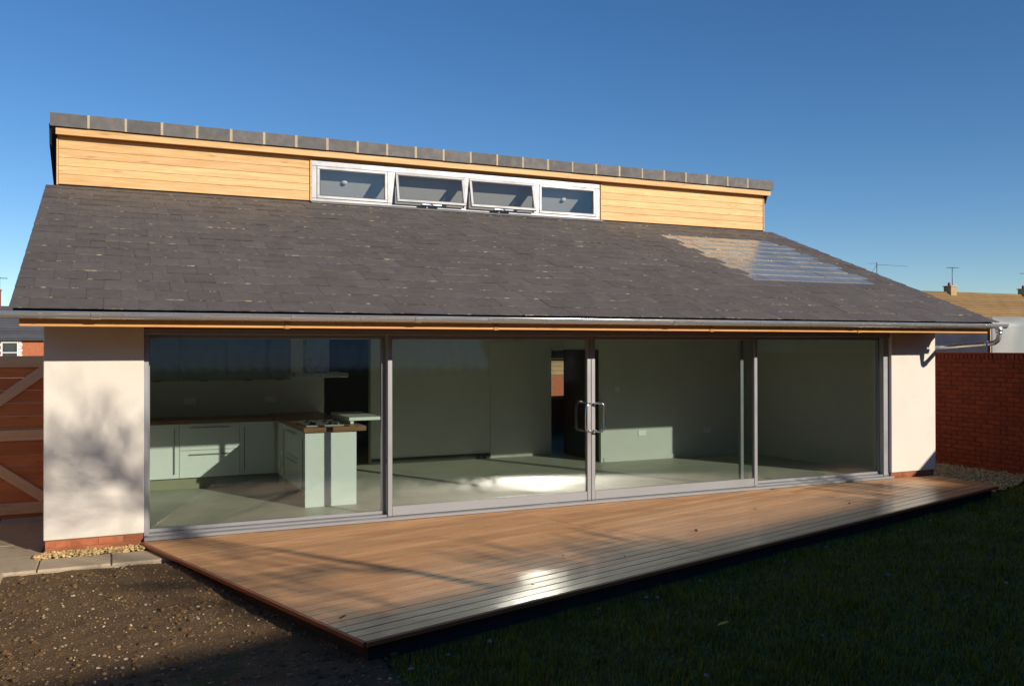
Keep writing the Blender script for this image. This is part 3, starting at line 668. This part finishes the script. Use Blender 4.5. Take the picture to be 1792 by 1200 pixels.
V, F = grid(10.74, 12.5, -1.0, 3, 20, 30, lambda x, y: -.115 + nz(x, y, 2, .01), lambda x, y: y > -.92 + .38 * (x - 10.8)); link('gravel_bed', mesh('gravel_bed', V, F), 'gravel', kind='structure', label='gravel bed between the deck end and the brick wall')
scatter('gravel', gp, 'gravel', kind='stuff', label='golden gravel between the deck end and the red wall', category='gravel')
pp = []
while len(pp) < 4300:
    y = -.65 - 5.5 * random.random() ** 1.0; x = rnd(-1.12, soil_edge(y))
    # under the deck nothing shows
    q = INV @ Vector((x, y, 0))
    if q.x > .5 and q.y > 0: continue
    pp.append((x, y, soil_z(x, y) + .002, random.choice((.003, .003, .004, .004, .005, .006, .007, .009, .014)) * rnd(.7, 1.2)))
scatter('pebbles', pp, 'pebble', kind='stuff', label='small mixed pebbles scattered over the bare soil', category='pebbles')
cl_ = []
while len(cl_) < 700:
    y = -.66 - 5.2 * random.random(); x = rnd(-1.1, soil_edge(y) + .1); q = INV @ Vector((x, y, 0))
    if (q.x > .35 and q.y > 0) or noise.noise(Vector((x * 1.3, y * 1.3, 9))) < rnd(-.3, .5): continue
    cl_.append((x, y, soil_z(x, y) + .002, random.choice((.008, .012, .016, .02, .028))))
scatter('soil_clods', cl_, 'soil', kind='stuff', label='crumbly brown clods lying on the bare soil', category='soil')
# loose pale stones along the deck edge: each one can be counted
st = [(1.42, -3.99), (1.72, -3.85), (2.06, -3.74), (2.75, -3.6), (3.1, -3.42), (3.6, -3.30), (3.68, -3.34), (4.3, -3.06), (5.4, -2.85), (6.2, -2.55), (7.6, -2.2), (8.3, -1.98), (3.0, -4.9), (4.2, -4.6), (6.6, -4.2), (5.9, -3.6)]
sp = ['first pale stone out from the deck corner', 'second pale stone along the deck edge from the corner', 'third pale stone along the deck edge from the corner', 'fourth pale stone along the deck edge', 'fifth pale stone along the deck edge', 'left stone of a touching pair by the deck edge', 'right stone of a touching pair by the deck edge', 'pale stone by the deck edge just past the pair', 'pale stone by the middle of the deck edge', 'pale stone right of the middle of the deck edge', 'pale stone near the far right of the deck edge', 'last pale stone at the far right of the deck edge', 'nearest pale stone lying out on the lawn', 'pale stone on the lawn below the yellow leaf', 'rightmost pale stone lying out on the lawn', 'pale stone on the lawn between leaf and deck']
for (x, y), lb in zip(st, sp):
    r_ = rnd(.010, .022); s = Vector((rnd(.8, 1.4), rnd(.8, 1.2), rnd(.5, .8))) * r_
    me = mesh('loose_stone', [(v.x * s.x * rnd(.85, 1.15), v.y * s.y * rnd(.85, 1.15), v.z * s.z) for v in IV], IF, True)
    link('loose_stone', me, 'stone_white', None, Matrix.Translation((x, y, lawn_z(x, y) + .03)) @ Matrix.Rotation(rnd(0, 6), 4, 'Z'), label=lb, category='stone', group='loose stones by the deck')
def leafmesh(nm, L, Wd, curl):
    V = [(0, 0, 0)]; n_ = 6; F = []
    for i in range(1, n_):
        t = i / n_; wv = Wd * math.sin(math.pi * t) ** .8; V += [(L * t, -wv, curl * (t * t) + wv * .4), (L * t, 0, curl * t * t), (L * t, wv, curl * t * t + wv * .4)]
    V.append((L, 0, curl))
    F += [(0, 1, 2), (0, 2, 3)]
    for i in range(n_ - 2):
        a = 1 + 3 * i; F += [(a, a + 3, a + 4, a + 1), (a + 1, a + 4, a + 5, a + 2)]
    a = 1 + 3 * (n_ - 2); e = len(V) - 1; F += [(a, e, a + 1), (a + 1, e, a + 2)]
    return mesh(nm, V, F, True)
def leaf_at(x, y, z, mat, lb, L=.075):
    link('fallen_leaf', leafmesh('fallen_leaf', L, L * .32, L * .35), mat, None, Matrix.Translation((x, y, z)) @ Matrix.Rotation(rnd(0, 6), 4, 'Z'), label=lb, category='leaf', group='fallen leaves')
leaf_at(3.62, -4.18, -.10, 'leaf_yellow', 'yellow leaf lying on the shaded lawn', .085)
for x, y, lb in ((1.14, -3.25, 'small dead leaf at the near left corner of the deck'), (2.75, -3.02, 'dead leaf in the glare near the deck front'), (3.42, -2.25, 'curled dead leaf in the middle of the deck'), (3.9, -2.5, 'dead leaf just right of the glare on the deck'), (5.1, -1.9, 'dead leaf right of the middle of the deck'), (7.7, -1.35, 'dead leaf far along the deck towards the right'), (6.5, -1.15, 'dead leaf on the deck before the right hand door')):
    leaf_at(x, y, .004, 'leaf_brown', lb, rnd(.04, .06))
# grass blades
GV, GF = [], []
rg = random.Random(3)
def in_view_lawn(x, y):
    q = INV @ Vector((x, y, 0))
    if q.y > -.03 and q.x > -1 and y > -4 and x > 1.0 and (q.x < L1): return False
    if x < soil_edge(y) + .0: return False
    if x > 10.7 and y > -.95 + .38 * (x - 10.8): return False
    return True
cnt = 0
while cnt < 110000:
    y = -7.6 + 7.3 * rg.random(); x = 1.1 + 11.35 * rg.random()
    # denser near the camera
    az = math.atan2(x + .29, y + 9.34)
    if az > R(68): continue
    dist = math.hypot(x + .29, y + 9.34)
    if rg.random() > min(1, (5.5 / dist) ** 1.2): continue
    if not in_view_lawn(x, y): continue
    z = lawn_z(x, y) - .004; cl0 = noise.noise(Vector((x * 1.7, y * 1.7, 0))); cl1 = noise.noise(Vector((x * 6.5, y * 6.5, 4)))
    if cl1 < -.35 and rg.random() < .4: continue
    h = rg.uniform(.02, .06) * (1 + .6 * cl0 + .5 * cl1); a = rg.uniform(0, 6.283); wd = rg.uniform(.002, .0042) * (1 + dist / 9); ln = rg.uniform(0, .035)
    dx, dy = math.cos(a), math.sin(a); lx, ly = math.cos(a + 1.3) * ln, math.sin(a + 1.3) * ln
    k = len(GV)
    GV += [(x - dx * wd, y - dy * wd, z), (x + dx * wd, y + dy * wd, z), (x + lx, y + ly, z + h)]
    GF.append((k, k + 1, k + 2)); cnt += 1
link('grass', mesh('grass', GV, GF), 'grass', kind='stuff', label='short grass blades of the shaded lawn', category='grass')

# ------------------------------------------------------------------ neighbours in view
def quadroof(name, x0, x1, y0, z0, y1, z1, mat, parent, rows, th=.06):
    """tiled slope: every course is a real step"""
    V, F = [], []
    for i in range(rows):
        ya, yb = y0 + (y1 - y0) * i / rows, y0 + (y1 - y0) * (i + 1.15) / rows; za, zb = z0 + (z1 - z0) * i / rows + th, z0 + (z1 - z0) * (i + 1.15) / rows + .01
        k = len(V); V += [(x0, ya, za - th), (x1, ya, za - th), (x0, ya, za), (x1, ya, za), (x0, yb, zb), (x1, yb, zb)]
        F += [(k, k + 1, k + 3, k + 2), (k + 2, k + 3, k + 5, k + 4)]
    return link(name, mesh(name, V, F), mat, parent)
T = thing('terrace_house', (72, 50, -.3), 'long low terrace with a brown tiled roof and chimneys beyond the red wall', 'house')
box('wall', 56, 100, 44.9, 53, -.3, 4.0, 'brick_yellow', T, 0)
quadroof('roof', 55.5, 100.5, 44.5, 4.0, 48.7, 6.8, 'tile_brown', T, 16, .07)
prism('rear_slope', [(48.7, 6.8), (53.4, 4.0), (53.4, 3.9), (48.7, 6.6)], 'x', 55.5, 100.5, 'tile_brown', T)
tube('ridge', [(55.5, 48.7, 6.82), (100.5, 48.7, 6.82)], .12, 'tile_brown', T, 8)
for cx_ in (60.9, 70.2, 80.3):
    c = box('chimney', cx_ - .38, cx_ + .38, 48.3, 49.1, 6.5, 7.4, 'brick_yellow', T, .01)
    box('chimney_cap', cx_ - .45, cx_ + .45, 48.23, 49.17, 7.402, 7.48, 'mortar', c, .01)
    V, F = tube_data([(cx_ - .15, 48.7, 7.48), (cx_ - .15, 48.7, 7.78)], [.13, .11], 10); link('chimney_pot', mesh('chimney_pot', V, F, True), 'brick_dark', c)
def aerial(x, y, z0, z1, lb, boom=1.0, az=0.3):
    A = thing('tv_aerial', (x, y, z0), lb, 'aerial', 'rooftop aerials')
    tube('mast', [(x, y, z0), (x, y, z1)], .035, 'metal_dark', A, 6)
    d = Vector((math.cos(az), math.sin(az), 0)); p = Vector((x, y, z1 - .05))
    bm_ = tube('boom', [tuple(p - d * boom * .6), tuple(p + d * boom * .5)], .02, 'metal_dark', A, 5)
    e = Vector((-d.y, d.x, 0)) * .5 + Vector((0, 0, .0))
    for i in range(6):
        q = p + d * (-.55 + .2 * i) * boom; tube('element', [tuple(q - e * .6), tuple(q + e * .6)], .012, 'metal_dark', bm_, 4)
aerial(70.35, 48.6, 7.3, 9.2, 'tv aerial on the chimney above the brown roof', 1.0, 2.9)
aerial(80.5, 48.6, 7.3, 9.0, 'tv aerial at the far right edge of the picture', 1.2, 2.7)
A_ = thing('tv_aerial', (61.0, 48.6, 7.3), 'tv aerial on wire stays just above the slate roof verge', 'aerial', 'rooftop aerials')
tube('mast', [(61.0, 48.6, 7.3), (61.0, 48.6, 9.3)], .04, 'metal_dark', A_, 6)
for a, b in (((61, 48.6, 9.2), (58.6, 47.4, 9.0)), ((61, 48.6, 9.1), (63.6, 47.6, 8.95)), ((61, 48.6, 9.1), (59.8, 48.0, 8.3))): tube('element', [a, b], .018, 'metal_dark', A_, 4)
# sheeted shed beyond the wall
S_ = thing('sheeted_shed', (17, 4, -.3), 'shed wrapped in pale grey sheeting behind the red wall', 'shed')
box('shed_side', 15.62, 15.7, 2.9, 9, -.3, 2.40, 'alu_dull', S_, .01)
box('shed_top', 15.62, 24, 2.9, 9, 2.405, 2.44, 'tarp', S_, .01)
V, F = [], []
nxx, nzz = 120, 14
for j in range(nzz + 1):
    for i in range(nxx + 1):
        x = 15.56 + 8.5 * i / nxx; z = -.3 + 2.76 * j / nzz
        fold = .07 * math.sin(x * 5.1 + 1.2 * math.sin(z * 1.3)) * (1 - .5 * j / nzz) + .05 * noise.noise(Vector((x * 1.6, z * .8, 2)))
        V.append((x + .04 * noise.noise(Vector((x, z * 2, 7))), 2.72 - fold, z))
for j in range(nzz):
    for i in range(nxx): a = j * (nxx + 1) + i; F.append((a, a + 1, a + nxx + 2, a + nxx + 1))
sh = link('draped_sheet', mesh('draped_sheet', V, F, True), 'tarp', S_); sm = sh.modifiers.new('thickness', 'SOLIDIFY'); sm.thickness = .01
# red brick house far left
Hn = thing('brick_house', (-8, 47, -.3), 'far brick house with slate roof and white quoined window left of the eaves', 'house')
box('wall', -16, -2.4, 45, 53, -.3, 2.35, 'brick', Hn, 0)
quadroof('roof', -16.4, -2.0, 44.7, 2.3, 48.6, 4.25, 'far_slate', Hn, 14, .04)
prism('rear_slope', [(48.6, 4.26), (53.3, 2.3), (53.3, 2.2), (48.6, 4.1)], 'x', -16.4, -2.0, 'far_slate', Hn)
ch = box('chimney', -6.7, -6.0, 48.2, 48.9, 3.9, 5.15, 'brick', Hn, .01); box('chimney_cap', -6.75, -5.96, 48.15, 48.95, 5.152, 5.22, 'mortar', ch, .01)
wn = boxes('window', [(-5.62, -4.80, 44.93, 44.985, .95, 1.03), (-5.62, -4.80, 44.93, 44.985, 2.16, 2.22), (-5.62, -5.55, 44.93, 44.985, 1.035, 2.155), (-4.87, -4.80, 44.93, 44.985, 1.035, 2.155), (-5.545, -4.875, 44.93, 44.985, 1.62, 1.67)], 'white_paint', Hn, .005)
box('pane', -5.545, -4.875, 44.95, 44.96, 1.04, 2.15, 'dark_glass', wn, 0)
for sx in (-5.80, -4.79):
    for i in range(9): box('quoin', sx if i % 2 else sx + (.04 if sx < -5.2 else 0), sx + (.17 if i % 2 else .13), 44.955, 44.998, .96 + i * .148, .96 + i * .148 + .125, 'white_paint', Hn, .005)
for i in range(8): box('arch_brick', -5.64 + i * .108, -5.56 + i * .108, 44.95, 44.998, 2.23, 2.31, 'white_paint', Hn, .004)
aerial(-6.05, 48.5, 5.0, 5.9, 'thin tv aerial at the far left edge of the picture', .8, .2)
# lit brick house behind, seen only through the hall window
Bk = thing('brick_building', (14, 18, -.3), 'orange brick outbuilding with buff upper boards seen through the hall window', 'outbuilding')
box('wall', 11, 17, 18, 22, -.3, .92, 'brick', Bk, 0)
for i in range(10): box('cladding_board', 10.98, 17.02, 17.97 + .004 * (i % 2), 18.3, .925 + i * .15, .925 + i * .15 + .142, 'brick_yellow', Bk, .004)
prism('roof', [(17.7, 2.43), (20, 3.2), (22.3, 2.43)], 'x', 10.8, 17.2, 'far_slate', Bk)

# ------------------------------------------------------------------ behind the camera: what shades and is mirrored
f1 = Vector((.9648, .2629)); fn = Vector((.2629, -.9648))      # along the rear boundary, away from the house
BF = Matrix(((f1.x, fn.x, 0, 0), (f1.y, fn.y, 0, 0), (0, 0, 1, 0), (0, 0, 0, 1)))   # local x along, local y = offset from the house
Rb = thing('rear_bungalow', (4, -18, -.3), 'brick bungalow behind the garden mirrored in the glass doors', 'house')
def bprism(name, poly, a, b, mat, par):
    o = prism(name, poly, 'x', a, b, mat, par); o.matrix_basis = BF @ o.matrix_basis if par is None else BF; o.data.flip_normals(); return o
bprism('wall', [(14.4, -.3), (14.4, 2.9), (21.2, 2.9), (21.2, -.3)], -16, 32, 'brick_dark', Rb)
bprism('roof', [(13.9, 2.6), (17.8, 5.09), (21.7, 2.6), (21.7, 2.5), (17.8, 4.96), (13.9, 2.48)], -16.4, 32.4, 'far_slate', Rb)
for a in (-8, -1, 6.5, 13):
    bprism('window', [(14.36, .9), (14.36, 2.1), (14.398, 2.1), (14.398, .9)], a, a + 1.3, 'dark_glass', Rb); 
Sd = thing('lean_to_shed', (2, -12, -.3), 'low shed with corrugated metal roof mirrored at the top of the glass doors', 'shed')
bprism('wall', [(10.35, -.3), (10.35, 1.42), (13.2, 2.25), (13.2, -.3)], -3.2, 4.6, 'bark', Sd)
V, F = [], []
n1 = 700
for j in range(2):
    for i in range(n1 + 1):
        x = -3.5 + 8.3 * i / n1; o_ = 10.05 if j == 0 else 13.4; z = 1.42 + (o_ - 10.05) * .30 + .05 * math.sin(x * 2 * math.pi / .26)
        V.append(tuple(BF @ Vector((x, o_, z))))
for i in range(n1): F.append((i, i + 1, n1 + 2 + i, n1 + 1 + i))
cr = link('corrugated_roof', mesh('corrugated_roof', V, F, True), 'corrugated', Sd); cr.modifiers.new('thickness', 'SOLIDIFY').thickness = .006
# bare trees
def bare_tree(x, y, height, label, seed, spread=.55, levels=6, rmin=.012):
    rn = random.Random(seed)
    t = thing('bare_tree', (x, y, -.3), label, 'tree', 'bare trees behind the garden')
    V, F = [], []
    TV, TF = [], []
    def grow(p, d, r, L, lv, first):
        pts = [p]; rads = [r]; n_ = 4
        for i in range(n_):
            d = (d + Vector((rn.uniform(-1, 1), rn.uniform(-1, 1), rn.uniform(-.4, .8))) * (.10 if first else .17)).normalized()
            pts.append(pts[-1] + d * L / n_); rads.append(max(rmin, r * (1 - .42 * (i + 1) / n_)))
        v, f = tube_data(pts, rads, 7 if lv > 4 else (5 if lv > 2 else 3), False)
        tv, tf = (TV, TF) if first else (V, F)
        k = len(tv); tv.extend(v); tf.extend(tuple(i + k for i in q) for q in f)
        if lv == 0: return
        for c in range(rn.choice((3, 4)) if lv > 1 else 3):
            i = n_ if c == 0 else rn.randint(2, n_); q = pts[i]; a = rn.uniform(0, 6.283); sp_ = rn.uniform(.35, 1.0) * spread * (1.15 if c else .5)
            o = d.orthogonal().normalized(); o2 = d.cross(o); nd = (d + (o * math.cos(a) + o2 * math.sin(a)) * sp_ * 1.6 + Vector((0, 0, .12))).normalized()
            grow(q, nd, rads[i] * rn.uniform(.68, .86), L * rn.uniform(.62, .80) * (.44 if first else 1), lv - 1, False)
    grow(Vector((x, y, -.32)), Vector((0, 0, 1)), height * .024, height * .62, levels, True)
    link('trunk', mesh('trunk', TV, TF, True), 'bark', t); link('crown', mesh('crown', V, F, True), 'bark', t)
bare_tree(7.2, -12.3, 6.1, 'bare branching tree behind the shed mirrored in the left pane', 11, .6, 6, .008)
bare_tree(14.2, -11.2, 4.6, 'bare tree behind the middle of the garden', 23, .6, 5)
bare_tree(17.9, -12.6, 4.9, 'bare tree near the brick wall behind the garden', 31, .55, 5)
